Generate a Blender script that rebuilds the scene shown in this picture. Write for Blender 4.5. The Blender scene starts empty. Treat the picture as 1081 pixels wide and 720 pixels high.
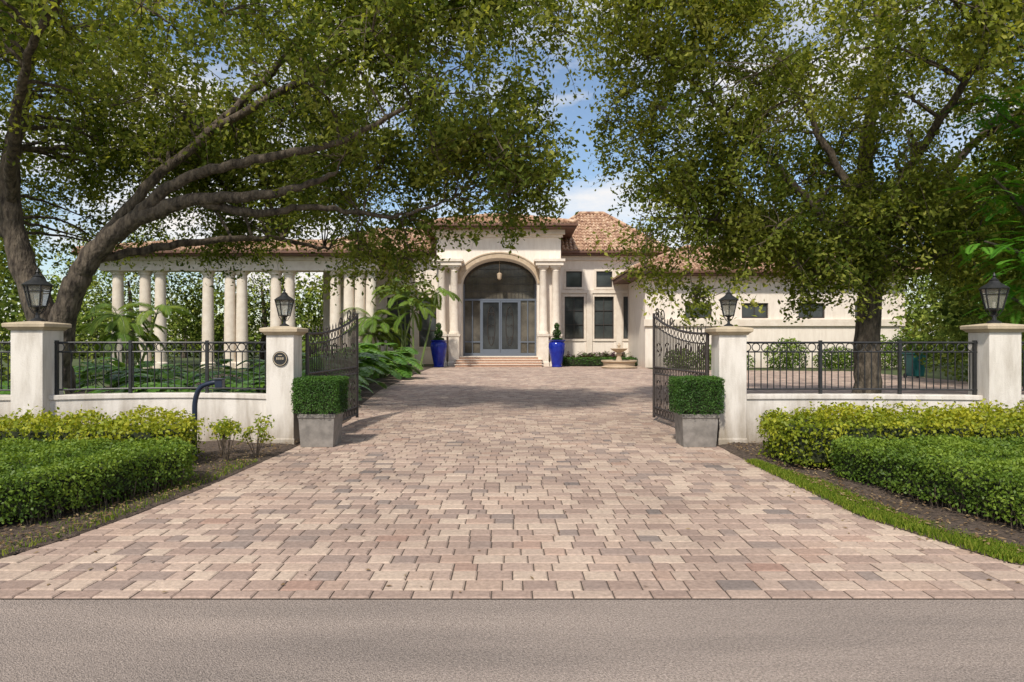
import bpy, math, random
import numpy as np
from mathutils import Vector, Matrix, noise
random.seed(7); rng=np.random.default_rng(7)
sc=bpy.context.scene
COL=sc.collection
# ------------------------------------------------------------------ materials
def nt(name):
    m=bpy.data.materials.new(name); m.use_nodes=True
    n=m.node_tree.nodes; l=m.node_tree.links
    b=n['Principled BSDF']; return m,n,l,b
def pm(name,c1,c2=None,scale=8,rough=.7,bump=.0,bscale=None,metal=0,spec=.5,detail=6,dist=.02,stretch=None):
    m,n,l,b=nt(name)
    b.inputs['Roughness'].default_value=rough; b.inputs['Metallic'].default_value=metal
    b.inputs['Specular IOR Level'].default_value=spec
    b.inputs['Base Color'].default_value=(*c1,1)
    tc=n.new('ShaderNodeTexCoord'); src=tc.outputs['Object']
    if stretch:
        mp=n.new('ShaderNodeMapping'); mp.inputs['Scale'].default_value=stretch; l.new(src,mp.inputs[0]); src=mp.outputs[0]
    if c2:
        t=n.new('ShaderNodeTexNoise'); t.inputs['Scale'].default_value=scale; t.inputs['Detail'].default_value=detail; t.inputs['Roughness'].default_value=.6
        l.new(src,t.inputs['Vector'])
        r=n.new('ShaderNodeValToRGB'); r.color_ramp.elements[0].position=.35; r.color_ramp.elements[1].position=.65
        r.color_ramp.elements[0].color=(*c1,1); r.color_ramp.elements[1].color=(*c2,1)
        l.new(t.outputs['Fac'],r.inputs['Fac']); l.new(r.outputs['Color'],b.inputs['Base Color'])
    if bump:
        t2=n.new('ShaderNodeTexNoise'); t2.inputs['Scale'].default_value=bscale or scale*6; t2.inputs['Detail'].default_value=5
        l.new(src,t2.inputs['Vector'])
        bp=n.new('ShaderNodeBump'); bp.inputs['Strength'].default_value=bump; bp.inputs['Distance'].default_value=dist
        l.new(t2.outputs['Fac'],bp.inputs['Height']); l.new(bp.outputs['Normal'],b.inputs['Normal'])
    return m
def leafmat(name,cols,trans=.35,rough=.5,spec=.3,tboost=1.25,simple=False):
    m,n,l,b=nt(name)
    if simple:
        n.remove(b); b=n.new('ShaderNodeBsdfDiffuse'); ci=b.inputs['Color']
    else:
        b.inputs['Roughness'].default_value=rough; b.inputs['Specular IOR Level'].default_value=spec; ci=b.inputs['Base Color']
    at=n.new('ShaderNodeAttribute'); at.attribute_name='tint'
    r=n.new('ShaderNodeValToRGB'); cr=r.color_ramp
    cr.elements[0].position=0; cr.elements[0].color=(*cols[0],1)
    cr.elements[1].position=1; cr.elements[1].color=(*cols[-1],1)
    for i,c in enumerate(cols[1:-1]):
        e=cr.elements.new((i+1)/(len(cols)-1)); e.color=(*c,1)
    l.new(at.outputs['Fac'],r.inputs['Fac']); l.new(r.outputs['Color'],ci)
    if trans<=0:
        l.new(b.outputs[0],n['Material Output'].inputs['Surface']); return m
    tr=n.new('ShaderNodeBsdfTranslucent')
    mul=n.new('ShaderNodeMix'); mul.data_type='RGBA'; mul.blend_type='MULTIPLY'; mul.inputs[0].default_value=1
    l.new(r.outputs['Color'],mul.inputs[6]); mul.inputs[7].default_value=(1.2*tboost,1.15*tboost,.5,1)
    l.new(mul.outputs[2],tr.inputs['Color'])
    mx=n.new('ShaderNodeMixShader'); mx.inputs[0].default_value=trans
    l.new(b.outputs[0],mx.inputs[1]); l.new(tr.outputs[0],mx.inputs[2])
    l.new(mx.outputs[0],n['Material Output'].inputs['Surface'])
    return m
def stuccomat(name,c,dirt,zfade=.5):
    m,n,l,b=nt(name); b.inputs['Roughness'].default_value=.85; b.inputs['Specular IOR Level'].default_value=.2
    geo=n.new('ShaderNodeNewGeometry')
    mp=n.new('ShaderNodeMapping'); mp.inputs['Scale'].default_value=(3,3,.6)
    l.new(geo.outputs['Position'],mp.inputs['Vector'])
    t=n.new('ShaderNodeTexNoise'); t.inputs['Scale'].default_value=1.6; t.inputs['Detail'].default_value=8; t.inputs['Roughness'].default_value=.65
    l.new(mp.outputs[0],t.inputs['Vector'])
    sx=n.new('ShaderNodeSeparateXYZ'); l.new(geo.outputs['Position'],sx.inputs[0])
    mr=n.new('ShaderNodeMapRange'); mr.inputs[1].default_value=0; mr.inputs[2].default_value=zfade; mr.inputs[3].default_value=.34; mr.inputs[4].default_value=0
    l.new(sx.outputs['Z'],mr.inputs[0])
    ad=n.new('ShaderNodeMath'); ad.operation='ADD'; l.new(t.outputs['Fac'],ad.inputs[0]); l.new(mr.outputs[0],ad.inputs[1])
    r=n.new('ShaderNodeValToRGB'); r.color_ramp.elements[0].position=.42; r.color_ramp.elements[1].position=.88
    r.color_ramp.elements[0].color=(*c,1); r.color_ramp.elements[1].color=(*dirt,1)
    l.new(ad.outputs[0],r.inputs['Fac']); l.new(r.outputs['Color'],b.inputs['Base Color'])
    t2=n.new('ShaderNodeTexNoise'); t2.inputs['Scale'].default_value=70; t2.inputs['Detail'].default_value=4
    l.new(geo.outputs['Position'],t2.inputs['Vector'])
    bp=n.new('ShaderNodeBump'); bp.inputs['Strength'].default_value=.5; bp.inputs['Distance'].default_value=.008
    l.new(t2.outputs['Fac'],bp.inputs['Height']); l.new(bp.outputs['Normal'],b.inputs['Normal'])
    return m
M={}
M['stucco']=stuccomat('stucco_white',(.74,.69,.63),(.33,.28,.22),.6)
M['cap']=stuccomat('cap_stone',(.56,.46,.33),(.30,.25,.18),.2)
M['house']=stuccomat('house_stucco',(.84,.76,.67),(.66,.57,.48),.6)
M['trimw']=pm('trim_stone',(.78,.70,.60),(.68,.59,.49),3,.8,.1,60)
M['iron']=pm('wrought_iron',(.013,.014,.016),(.03,.03,.032),30,.42,.1,80)
M['gatebr']=pm('gate_bronze_iron',(.03,.023,.02),(.055,.043,.038),30,.5,.1,80)
M['concrete']=pm('planter_concrete',(.17,.155,.14),(.28,.255,.23),7,.85,.3,60,dist=.005)
M['bark']=pm('oak_bark',(.035,.026,.02),(.17,.135,.10),11,.95,1.0,20,dist=.06,stretch=(1,1,.35))
M['twig']=pm('twig_bark',(.07,.05,.035),(.13,.1,.07),9,.9)
M['blue']=pm('cobalt_glaze',(.006,.015,.24),(.01,.03,.32),4,.12)
M['navy']=pm('navy_paint',(.012,.02,.045),None,4,.35)
M['glass']=pm('window_glass',(.035,.042,.044),(.08,.09,.09),.5,.06,spec=.5)
M['dglass']=pm('door_glass_dark',(.02,.022,.024),(.05,.055,.055),.8,.08,spec=.4)
M['frame']=pm('door_frame_blue_grey',(.11,.13,.165),None,4,.4)
M['framed']=pm('window_frame_dark',(.05,.04,.035),None,4,.4)
M['wood']=pm('fascia_brown',(.10,.045,.028),(.16,.075,.045),4,.6)
M['terra']=pm('terracotta_riser',(.36,.18,.11),(.50,.33,.24),20,.7)
M['stone']=pm('cast_stone',(.44,.33,.22),(.54,.43,.31),5,.85,.3,50)
M['screen']=pm('arch_screen',(.06,.052,.042),(.13,.115,.09),1.2,.1)
M['bin']=pm('bin_plastic',(.01,.11,.11),None,4,.45)
M['black']=pm('black_rubber',(.02,.02,.02),None,4,.6)
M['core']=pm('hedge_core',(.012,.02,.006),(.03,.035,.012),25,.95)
M['white']=pm('white_paint',(.75,.74,.7),None,4,.5)
m,n,l,b=nt('lantern_glass'); b.inputs['Base Color'].default_value=(.75,.72,.62,1); b.inputs['Roughness'].default_value=.08
b.inputs['Transmission Weight'].default_value=.75; M['lglass']=m
# roof tile
m,n,l,b=nt('clay_tile'); geo=n.new('ShaderNodeNewGeometry'); t=n.new('ShaderNodeTexNoise'); t.inputs['Scale'].default_value=3.2; t.inputs['Detail'].default_value=3
l.new(geo.outputs['Position'],t.inputs['Vector']); r=n.new('ShaderNodeValToRGB'); cr=r.color_ramp
cr.elements[0].position=.3; cr.elements[0].color=(.20,.10,.065,1); cr.elements[1].position=.7; cr.elements[1].color=(.62,.47,.33,1)
e=cr.elements.new(.5); e.color=(.43,.26,.165,1)
l.new(t.outputs['Fac'],r.inputs['Fac']); l.new(r.outputs['Color'],b.inputs['Base Color']); b.inputs['Roughness'].default_value=.8; M['tile']=m
# pavers
m,n,l,b=nt('concrete_pavers'); at=n.new('ShaderNodeAttribute'); at.attribute_name='tint'
r=n.new('ShaderNodeValToRGB'); cr=r.color_ramp; cr.interpolation='LINEAR'
pc=[(.0,(.20,.165,.15)),(.12,(.27,.22,.195)),(.3,(.345,.25,.205)),(.55,(.43,.32,.26)),(.8,(.52,.41,.325)),(1,(.34,.215,.17))]
cr.elements[0].position=0; cr.elements[0].color=(*pc[0][1],1); cr.elements[1].position=1; cr.elements[1].color=(*pc[-1][1],1)
for p,c in pc[1:-1]:
    e=cr.elements.new(p); e.color=(*c,1)
l.new(at.outputs['Fac'],r.inputs['Fac'])
geo=n.new('ShaderNodeNewGeometry')
t=n.new('ShaderNodeTexNoise'); t.inputs['Scale'].default_value=28; t.inputs['Detail'].default_value=6; t.inputs['Roughness'].default_value=.7
l.new(geo.outputs['Position'],t.inputs['Vector'])
t3=n.new('ShaderNodeTexNoise'); t3.inputs['Scale'].default_value=.55; t3.inputs['Detail'].default_value=5
l.new(geo.outputs['Position'],t3.inputs['Vector'])
mr=n.new('ShaderNodeMapRange'); mr.inputs[1].default_value=.25; mr.inputs[2].default_value=.75; mr.inputs[3].default_value=.66; mr.inputs[4].default_value=1.28; l.new(t.outputs['Fac'],mr.inputs[0])
mr3=n.new('ShaderNodeMapRange'); mr3.inputs[1].default_value=.3; mr3.inputs[2].default_value=.7; mr3.inputs[3].default_value=.8; mr3.inputs[4].default_value=1.12; l.new(t3.outputs['Fac'],mr3.inputs[0])
mu=n.new('ShaderNodeMath'); mu.operation='MULTIPLY'; l.new(mr.outputs[0],mu.inputs[0]); l.new(mr3.outputs[0],mu.inputs[1])
vm=n.new('ShaderNodeVectorMath'); vm.operation='SCALE'; l.new(r.outputs['Color'],vm.inputs[0]); l.new(mu.outputs[0],vm.inputs['Scale'])
l.new(vm.outputs[0],b.inputs['Base Color']); b.inputs['Roughness'].default_value=.8; b.inputs['Specular IOR Level'].default_value=.25
bp=n.new('ShaderNodeBump'); bp.inputs['Strength'].default_value=.5; bp.inputs['Distance'].default_value=.006
l.new(t.outputs['Fac'],bp.inputs['Height']); l.new(bp.outputs['Normal'],b.inputs['Normal']); M['paver']=m
M['joint']=pm('joint_sand',(.06,.045,.035),(.11,.085,.065),12,.95,.3,100)
# asphalt
m,n,l,b=nt('aged_asphalt'); geo=n.new('ShaderNodeNewGeometry')
t=n.new('ShaderNodeTexNoise'); t.inputs['Scale'].default_value=75; t.inputs['Detail'].default_value=5; t.inputs['Roughness'].default_value=.9; l.new(geo.outputs['Position'],t.inputs['Vector'])
v=n.new('ShaderNodeTexVoronoi'); v.inputs['Scale'].default_value=120; l.new(geo.outputs['Position'],v.inputs['Vector'])
mp=n.new('ShaderNodeMapping'); mp.inputs['Scale'].default_value=(.25,1.6,1); l.new(geo.outputs['Position'],mp.inputs['Vector'])
t2=n.new('ShaderNodeTexNoise'); t2.inputs['Scale'].default_value=1.5; t2.inputs['Detail'].default_value=6; l.new(mp.outputs[0],t2.inputs['Vector'])
r=n.new('ShaderNodeValToRGB'); r.color_ramp.elements[0].position=.36; r.color_ramp.elements[0].color=(.15,.125,.11,1); r.color_ramp.elements[1].position=.64; r.color_ramp.elements[1].color=(.50,.42,.37,1)
l.new(t.outputs['Fac'],r.inputs['Fac'])
r2=n.new('ShaderNodeValToRGB'); r2.color_ramp.elements[0].position=.3; r2.color_ramp.elements[0].color=(.76,.76,.76,1); r2.color_ramp.elements[1].position=.7; r2.color_ramp.elements[1].color=(1.1,1.08,1.06,1)
l.new(t2.outputs['Fac'],r2.inputs['Fac'])
mx=n.new('ShaderNodeMix'); mx.data_type='RGBA'; mx.blend_type='MULTIPLY'; mx.inputs[0].default_value=1
l.new(r.outputs['Color'],mx.inputs[6]); l.new(r2.outputs['Color'],mx.inputs[7]); l.new(mx.outputs[2],b.inputs['Base Color'])
b.inputs['Roughness'].default_value=.9; b.inputs['Specular IOR Level'].default_value=.2
bp=n.new('ShaderNodeBump'); bp.inputs['Strength'].default_value=.9; bp.inputs['Distance'].default_value=.008
l.new(v.outputs['Distance'],bp.inputs['Height']); l.new(bp.outputs['Normal'],b.inputs['Normal']); M['asphalt']=m
M['mulch']=pm('mulch_soil',(.05,.035,.025),(.14,.10,.075),22,.95,1,60,dist=.03)
M['ground']=pm('lawn_ground',(.05,.075,.02),(.09,.11,.035),3,.95,.6,40)
# foliage
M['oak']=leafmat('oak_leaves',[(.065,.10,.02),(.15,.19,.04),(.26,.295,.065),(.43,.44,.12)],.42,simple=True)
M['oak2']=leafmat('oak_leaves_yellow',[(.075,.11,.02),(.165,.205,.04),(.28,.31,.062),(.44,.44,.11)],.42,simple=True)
M['box']=leafmat('boxwood_leaves',[(.025,.07,.014),(.05,.12,.02),(.09,.19,.03)],.25)
M['hedge']=leafmat('hedge_leaves',[(.05,.10,.012),(.115,.19,.022),(.23,.32,.04)],.3)
M['gold']=leafmat('golden_hedge_leaves',[(.10,.15,.012),(.24,.29,.022),(.45,.44,.04)],.35)
M['philo']=leafmat('philodendron_leaves',[(.05,.13,.02),(.11,.24,.035),(.22,.38,.06)],.35,.35,.5)
M['palm']=leafmat('palm_leaves',[(.06,.13,.02),(.14,.23,.035),(.28,.34,.06)],.35,.45)
M['poin']=leafmat('poinciana_leaves',[(.05,.17,.025),(.10,.28,.035),(.2,.42,.06)],.4,simple=True)
M['far']=leafmat('far_leaves',[(.06,.095,.02),(.12,.17,.03),(.22,.27,.05),(.34,.35,.08)],0,simple=True)
M['purple']=leafmat('purple_leaves',[(.05,.02,.04),(.12,.05,.09),(.06,.12,.03),(.12,.2,.04)],.3)
M['grass']=leafmat('grass_blades',[(.07,.13,.015),(.16,.23,.025),(.30,.32,.06)],.3,simple=True)
M['litter']=leafmat('leaf_litter',[(.10,.06,.03),(.2,.13,.07),(.33,.25,.14)],0,simple=True)
# ------------------------------------------------------------------ helpers
def empty(name,loc=(0,0,0)):
    e=bpy.data.objects.new(name,None); COL.objects.link(e); e.location=loc; e.empty_display_size=.2; return e
def npmesh(name,V,F,mat,parent=None,tint=None,smooth=False):
    V=np.asarray(V,dtype=np.float32); F=np.asarray(F,dtype=np.int32)
    me=bpy.data.meshes.new(name); k=F.shape[1]
    me.vertices.add(len(V)); me.vertices.foreach_set('co',V.ravel())
    me.loops.add(F.size); me.loops.foreach_set('vertex_index',F.ravel())
    me.polygons.add(len(F)); me.polygons.foreach_set('loop_start',np.arange(0,F.size,k,dtype=np.int32))
    me.update(calc_edges=True)
    if tint is not None:
        a=me.attributes.new('tint','FLOAT','FACE'); a.data.foreach_set('value',np.asarray(tint,dtype=np.float32))
    if smooth: me.polygons.foreach_set('use_smooth',np.ones(len(F),dtype=bool))
    me.materials.append(mat)
    o=bpy.data.objects.new(name,me); COL.objects.link(o)
    if parent: o.parent=parent
    return o
class MB:
    def __init__(s): s.v=[]; s.f=[]; s.t=[]
    def add(s,vs,fs,t=None):
        o=len(s.v); s.v+= [tuple(v) for v in vs]; s.f+=[tuple(i+o for i in f) for f in fs]
        if t is not None: s.t+=[t]*len(fs)
    def box(s,x0,x1,y0,y1,z0,z1):
        s.add([(x0,y0,z0),(x1,y0,z0),(x1,y1,z0),(x0,y1,z0),(x0,y0,z1),(x1,y0,z1),(x1,y1,z1),(x0,y1,z1)],
              [(0,3,2,1),(4,5,6,7),(0,1,5,4),(1,2,6,5),(2,3,7,6),(3,0,4,7)]); return s
    def lathe(s,prof,c,seg=16,rot=0,cap=True):
        vs=[];fs=[];cx,cy,cz=c
        for r,z in prof:
            for i in range(seg):
                a=rot+2*math.pi*i/seg; vs.append((cx+r*math.cos(a),cy+r*math.sin(a),cz+z))
        for j in range(len(prof)-1):
            for i in range(seg):
                k=(i+1)%seg; fs.append((j*seg+i,j*seg+k,(j+1)*seg+k,(j+1)*seg+i))
        if cap:
            fs.append(tuple(range(seg))[::-1]); fs.append(tuple((len(prof)-1)*seg+i for i in range(seg)))
        s.add(vs,fs); return s
    def sq(s,prof,c):
        return s.lathe([(r*math.sqrt(2),z) for r,z in prof],c,4,math.pi/4)
    def tube(s,pts,rad,seg=6,closed=False):
        pts=[Vector(p) for p in pts]; n=len(pts)
        if not hasattr(rad,'__len__'): rad=[rad]*n
        vs=[];fs=[]; prev=None
        for i,p in enumerate(pts):
            a=pts[(i-1)%n] if (i>0 or closed) else p; c=pts[(i+1)%n] if (i<n-1 or closed) else p
            d=(c-a); d=d.normalized() if d.length>1e-9 else Vector((0,0,1))
            if prev is None:
                ref=Vector((0,0,1)) if abs(d.z)<.9 else Vector((1,0,0))
                u=d.cross(ref).normalized()
            else:
                u=(prev-d*prev.dot(d)); u=u.normalized() if u.length>1e-6 else d.orthogonal().normalized()
            prev=u; w=d.cross(u)
            for k in range(seg):
                t=2*math.pi*k/seg; vs.append(p+(u*math.cos(t)+w*math.sin(t))*rad[i])
        m=n if closed else n-1
        for i in range(m):
            j=(i+1)%n
            for k in range(seg):
                q=(k+1)%seg; fs.append((i*seg+k,i*seg+q,j*seg+q,j*seg+k))
        if not closed: fs.append(tuple(range(seg))[::-1]); fs.append(tuple((n-1)*seg+k for k in range(seg)))
        s.add(vs,fs); return s
    def obj(s,name,mat,parent=None,smooth=False,bevel=0):
        me=bpy.data.meshes.new(name); me.from_pydata(s.v,[],s.f); me.update()
        if s.t:
            a=me.attributes.new('tint','FLOAT','FACE'); a.data.foreach_set('value',s.t)
        if smooth:
            me.polygons.foreach_set('use_smooth',[True]*len(me.polygons))
            try: me.set_sharp_from_angle(angle=math.radians(40))
            except Exception: pass
        me.materials.append(mat)
        o=bpy.data.objects.new(name,me); COL.objects.link(o)
        if parent: o.parent=parent
        if bevel:
            b=o.modifiers.new('bevel','BEVEL'); b.width=bevel; b.segments=2; b.limit_method='ANGLE'
        return o
def smoothpath(pts,rad=None,k=5,jit=0):
    P=[Vector(p) for p in pts]; out=[];ro=[]
    for i in range(len(P)-1):
        p0=P[max(i-1,0)];p1=P[i];p2=P[i+1];p3=P[min(i+2,len(P)-1)]
        for j in range(k):
            t=j/k
            q=.5*((2*p1)+(p2-p0)*t+(2*p0-5*p1+4*p2-p3)*t*t+(3*p1-p0-3*p2+p3)*t**3)
            if jit and (i or j): q=q+Vector((random.uniform(-jit,jit),random.uniform(-jit,jit),random.uniform(-jit,jit)))
            out.append(q)
            if rad: ro.append(rad[i]+(rad[i+1]-rad[i])*t)
    out.append(P[-1]); 
    if rad: ro.append(rad[-1])
    return (out,ro) if rad else out
def unit(a): return a/np.maximum(np.linalg.norm(a,axis=1,keepdims=True),1e-9)
def leafarrays(C,L,W,up=.6,ndir=None):
    N=len(C); L=np.broadcast_to(L,(N,))[:,None]; W=np.broadcast_to(W,(N,))[:,None]
    nn=rng.normal(size=(N,3)); nn=unit(nn)
    base=np.array([0,0,up]) if ndir is None else ndir*up
    nn=unit(nn+base)
    a=unit(np.cross(nn,rng.normal(size=(N,3)))); b=np.cross(nn,a)
    V=np.empty((N,4,3)); V[:,0]=C-a*L*.5; V[:,1]=C+b*W*.5+nn*W*.12-a*L*.06; V[:,2]=C+a*L*.5; V[:,3]=C-b*W*.5+nn*W*.12-a*L*.06
    F=np.arange(N*4).reshape(N,4)
    return V.reshape(-1,3),F
# ------------------------------------------------------------------ ground, road, driveway
mb=MB(); mb.add([(-400,-200,-.05),(400,-200,-.05),(400,600,-.05),(-400,600,-.05)],[(0,1,2,3)]); mb.obj('ground',M['ground'])
mb=MB(); mb.add([(-120,-9,-.012),(120,-9,-.012),(120,4.255,-.012),(-120,4.255,-.012)],[(0,1,2,3)]); mb.obj('road',M['asphalt'])
LY=[4.25,4.6,5.0,5.8,7.4,10,13.8,16,22,30,38,44]; LX=[-4.9,-4.1,-3.75,-3.55,-3.38,-3.3,-3.3,-3.7,-4.3,-4.6,-4.8,-4.8]
RY=[4.25,4.6,4.9,6.2,8.2,10,13.8,15.5,18,21,36,38,44]; RX=[4.8,4.0,3.6,3.2,3.15,3.15,3.25,4.2,10,18,18,8,8]
Lf=lambda y: float(np.interp(y,LY,LX)); Rf=lambda y: float(np.interp(y,RY,RX))
mb=MB(); yy=np.linspace(4.256,43.0,140); vs=[];fs=[]
for i,y in enumerate(yy): vs+= [(Lf(y)-.02,y,-.009),(Rf(y)+.02,y,-.009)]
for i in range(len(yy)-1): fs.append((2*i,2*i+1,2*i+3,2*i+2))
drv=empty('driveway'); mb.add(vs,fs); mb.obj('joint_bed',M['joint'],drv)
mb=MB(); y=4.262; row=0
def paver(x0,x1,y0,y1,t):
    g=.0042; c=.010; z=random.uniform(-.0025,.0025)
    x0+=g;x1-=g;y0+=g;y1-=g
    j=[random.uniform(-.003,.003) for _ in range(4)]
    mb.add([(x0,y0,-.013),(x1,y0,-.013),(x1,y1,-.013),(x0,y1,-.013),
            (x0,y0,z-.007),(x1,y0,z-.007),(x1,y1,z-.007),(x0,y1,z-.007),
            (x0+c,y0+c,z+j[0]*.6),(x1-c,y0+c,z+j[1]*.6),(x1-c,y1-c,z+j[2]*.6),(x0+c,y1-c,z+j[3]*.6)],
           [(8,9,10,11),(4,5,9,8),(5,6,10,9),(6,7,11,10),(7,4,8,11),(0,1,5,4),(1,2,6,5),(2,3,7,6),(3,0,4,7)],t)
while y<43:
    h=.13 if row==0 else random.choice([.165,.165,.185])
    y1=y+h; x=Lf(y); R=Rf(y)
    opts=[.25] if row==0 else [.13,.17,.17,.22,.25,.25]
    while x<R:
        w=random.choice(opts)*random.uniform(.96,1.04)
        if x+w>R-.05: w=R-x
        t=random.random(); t=t*.78+.16 if random.random()<.9 else t
        if row==0: t=.25+.4*random.random()
        paver(x,x+w,y,y1,t); x+=w
    y=y1; row+=1
mb.obj('pavers',M['paver'],drv)
def bed(name,x0,x1f,y0,y1):
    nx,ny=50,60; V=[];F=[]
    for j in range(ny+1):
        y=y0+(y1-y0)*j/ny; xe=x1f(y)
        for i in range(nx+1):
            s=(i/nx)**1.0; x=xe+(x0-xe)*(s**2)
            z=.004+min(s*6,1)*(.035+.05*noise.noise(Vector((x*1.7,y*1.7,0)))+.02*noise.noise(Vector((x*9,y*9,3))))
            V.append((x,y,z))
    for j in range(ny):
        for i in range(nx):
            a=j*(nx+1)+i; q=(a,a+1,a+nx+2,a+nx+1); F.append(q if x0>0 else q[::-1])
    return npmesh(name,V,F,M['mulch'],None,None,True)
bed('mulch_bed',-14,lambda y:Lf(y)+.03,4.27,43.5)
bed('mulch_bed',14,lambda y:Rf(y)-.02,4.27,13.5)
def litter(N,f,name):
    C=np.array([f() for _ in range(N)]); V,F=leafarrays(C,rng.uniform(.02,.06,N),rng.uniform(.012,.025,N),3)
    npmesh(name,V,F,M['litter'],None,rng.random(N))
def lf():
    y=random.uniform(4.5,11); s=random.choice([-1,1]); x=(Lf(y)-abs(random.gauss(0,.5))) if s<0 else (Rf(y)+.1+abs(random.gauss(0,.5)))
    return (x,y,.06)
litter(3200,lf,'leaf_litter')
def lf2():
    y=4.3+(random.random()**2)*24
    x=random.uniform(Lf(y),Rf(y)) if random.random()<.4 else random.choice([Lf(y)+abs(random.gauss(0,.35)),min(Rf(y),6)-abs(random.gauss(0,.35))])
    return (x,y,.007)
litter(300,lf2,'leaf_litter')
def blades(name,pts,h,parent=None):
    C=np.array(pts); N=len(C); a=rng.uniform(0,2*np.pi,N); H=rng.uniform(.5,1.2,N)*h; w=.004+rng.random(N)*.003
    dx=np.cos(a)*w; dy=np.sin(a)*w; lx=rng.normal(0,.35,N)*H; ly=rng.normal(0,.35,N)*H
    V=np.empty((N,4,3)); V[:,0]=C+np.stack([dx,dy,0*w],1); V[:,1]=C-np.stack([dx,dy,0*w],1)
    V[:,2]=C+np.stack([lx-dx*.3,ly-dy*.3,H],1); V[:,3]=C+np.stack([lx+dx*.3,ly+dy*.3,H],1)
    return npmesh(name,V.reshape(-1,3),np.arange(N*4).reshape(N,4),M['grass'],parent,rng.random(N))
pts=[]
for _ in range(26000):
    y=4.35+random.random()**1.2*4.6; w=(.3+.06*noise.noise(Vector((0,y*3,0))))*(1 if y<7.5 else max(0,(9-y)/1.5)); x=Rf(y)+.0+random.random()*w+random.gauss(0,.03)
    pts.append((x,y,.012))
for _ in range(1500):
    y=random.uniform(4.5,9); pts.append((Lf(y)-abs(random.gauss(0,.25)),y,.02))
blades('grass_verge',pts,.045)
# ------------------------------------------------------------------ hedges
def hedge(name,poly,z0,z1,size,dens,mat,rough=.03,core=True,top_wob=.03,stems=False):
    e=empty(name); n=len(poly); P=[Vector((p[0],p[1])) for p in poly]
    cx=sum(p.x for p in P)/n; cy=sum(p.y for p in P)/n
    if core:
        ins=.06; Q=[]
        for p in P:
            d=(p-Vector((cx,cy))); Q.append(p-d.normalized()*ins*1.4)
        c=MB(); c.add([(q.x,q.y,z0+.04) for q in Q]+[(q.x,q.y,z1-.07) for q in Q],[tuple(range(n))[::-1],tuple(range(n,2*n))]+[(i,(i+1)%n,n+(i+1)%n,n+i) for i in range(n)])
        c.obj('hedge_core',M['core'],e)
    C=[];ND=[]
    for i in range(n):
        a=P[i];b=P[(i+1)%n]; L=(b-a).length; nr=Vector((b.y-a.y,a.x-b.x)).normalized()
        if nr.dot((a+b)/2-Vector((cx,cy)))<0: nr=-nr
        N=int(L*(z1-z0)*dens); u=rng.random(N); w=rng.random(N)**.8
        off=rng.exponential(rough,N)*-1+rough*.6+rough*rng.normal(0,.6,N)
        X=a.x+(b.x-a.x)*u+nr.x*off; Y=a.y+(b.y-a.y)*u+nr.y*off; Z=z0+(z1-z0)*w
        C.append(np.stack([X,Y,Z],1)); ND.append(np.tile([nr.x,nr.y,.3],(N,1)))
    xs=[p.x for p in P]; ys_=[p.y for p in P]; A=(max(xs)-min(xs))*(max(ys_)-min(ys_)); N=int(A*dens)
    X=rng.uniform(min(xs),max(xs),N); Y=rng.uniform(min(ys_),max(ys_),N)
    ins=np.zeros(N,bool)
    for i in range(n):
        a=P[i];b=P[(i+1)%n]
        cond=((a.y>Y)!=(b.y>Y)) & (X<(b.x-a.x)*(Y-a.y)/((b.y-a.y) if abs(b.y-a.y)>1e-9 else 1e-9)+a.x); ins^=cond
    X=X[ins];Y=Y[ins];N=len(X)
    Z=z1+rough*.5-rng.exponential(rough,N)+rough*.4*rng.normal(size=N)
    C.append(np.stack([X,Y,Z],1)); ND.append(np.tile([0,0,1.],(N,1)))
    C=np.concatenate(C); ND=np.concatenate(ND)
    wob=np.array([noise.noise(Vector((c[0]*2.2,c[1]*2.2,c[2]*2.2)))+.6*noise.noise(Vector((c[0]*6,c[1]*6,c[2]*6))) for c in C])
    C=C+ND*(wob*top_wob)[:,None]
    N=len(C); s=size*rng.uniform(.7,1.3,N); V,F=leafarrays(C,s,s*.62,.8,ND)
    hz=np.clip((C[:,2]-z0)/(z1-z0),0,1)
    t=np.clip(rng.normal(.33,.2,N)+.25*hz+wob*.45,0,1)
    npmesh('leaves',V,F,mat,e,t)
    return e
def stems(par,side):
    mb=MB()
    for _ in range(90):
        t=random.random()
        if side<0: x=-3.52-.5*t; y=7.4-1.65*t
        else: x=3.74+.46*t; y=7.3-1.85*t
        x+=side*random.uniform(.03,.2); mb.tube([(x,y,0),(x+random.uniform(-.03,.03),y+random.uniform(-.03,.03),.12),(x+random.uniform(-.06,.06),y,.25)],.005,4)
    mb.obj('stems',M['twig'],par)
h=hedge('boxwood_hedge',[(-3.5,7.45),(-4.02,5.75),(-4.5,5.4),(-8.5,5.4),(-8.5,7.7),(-3.75,7.75)],.09,.46,.034,4000,M['hedge'],.035,True,.06); stems(h,-1)
h=hedge('boxwood_hedge',[(3.62,7.75),(3.72,7.3),(4.2,5.45),(4.6,5.3),(8.5,5.3),(8.5,8.0),(3.9,8.0)],.09,.46,.034,4000,M['hedge'],.035,True,.06); stems(h,1)
hedge('golden_hedge',[(-8.8,8.25),(-4.3,8.25),(-4.05,8.5),(-4.2,9.1),(-8.8,9.1)],.05,.56,.05,2000,M['gold'],.08,True,.16)
hedge('golden_hedge',[(3.42,8.55),(3.6,8.3),(9.2,8.25),(9.2,9.5),(7,9.6),(3.6,9.5),(3.38,9.2)],.08,.60,.05,2200,M['gold'],.08,True,.16)
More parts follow.
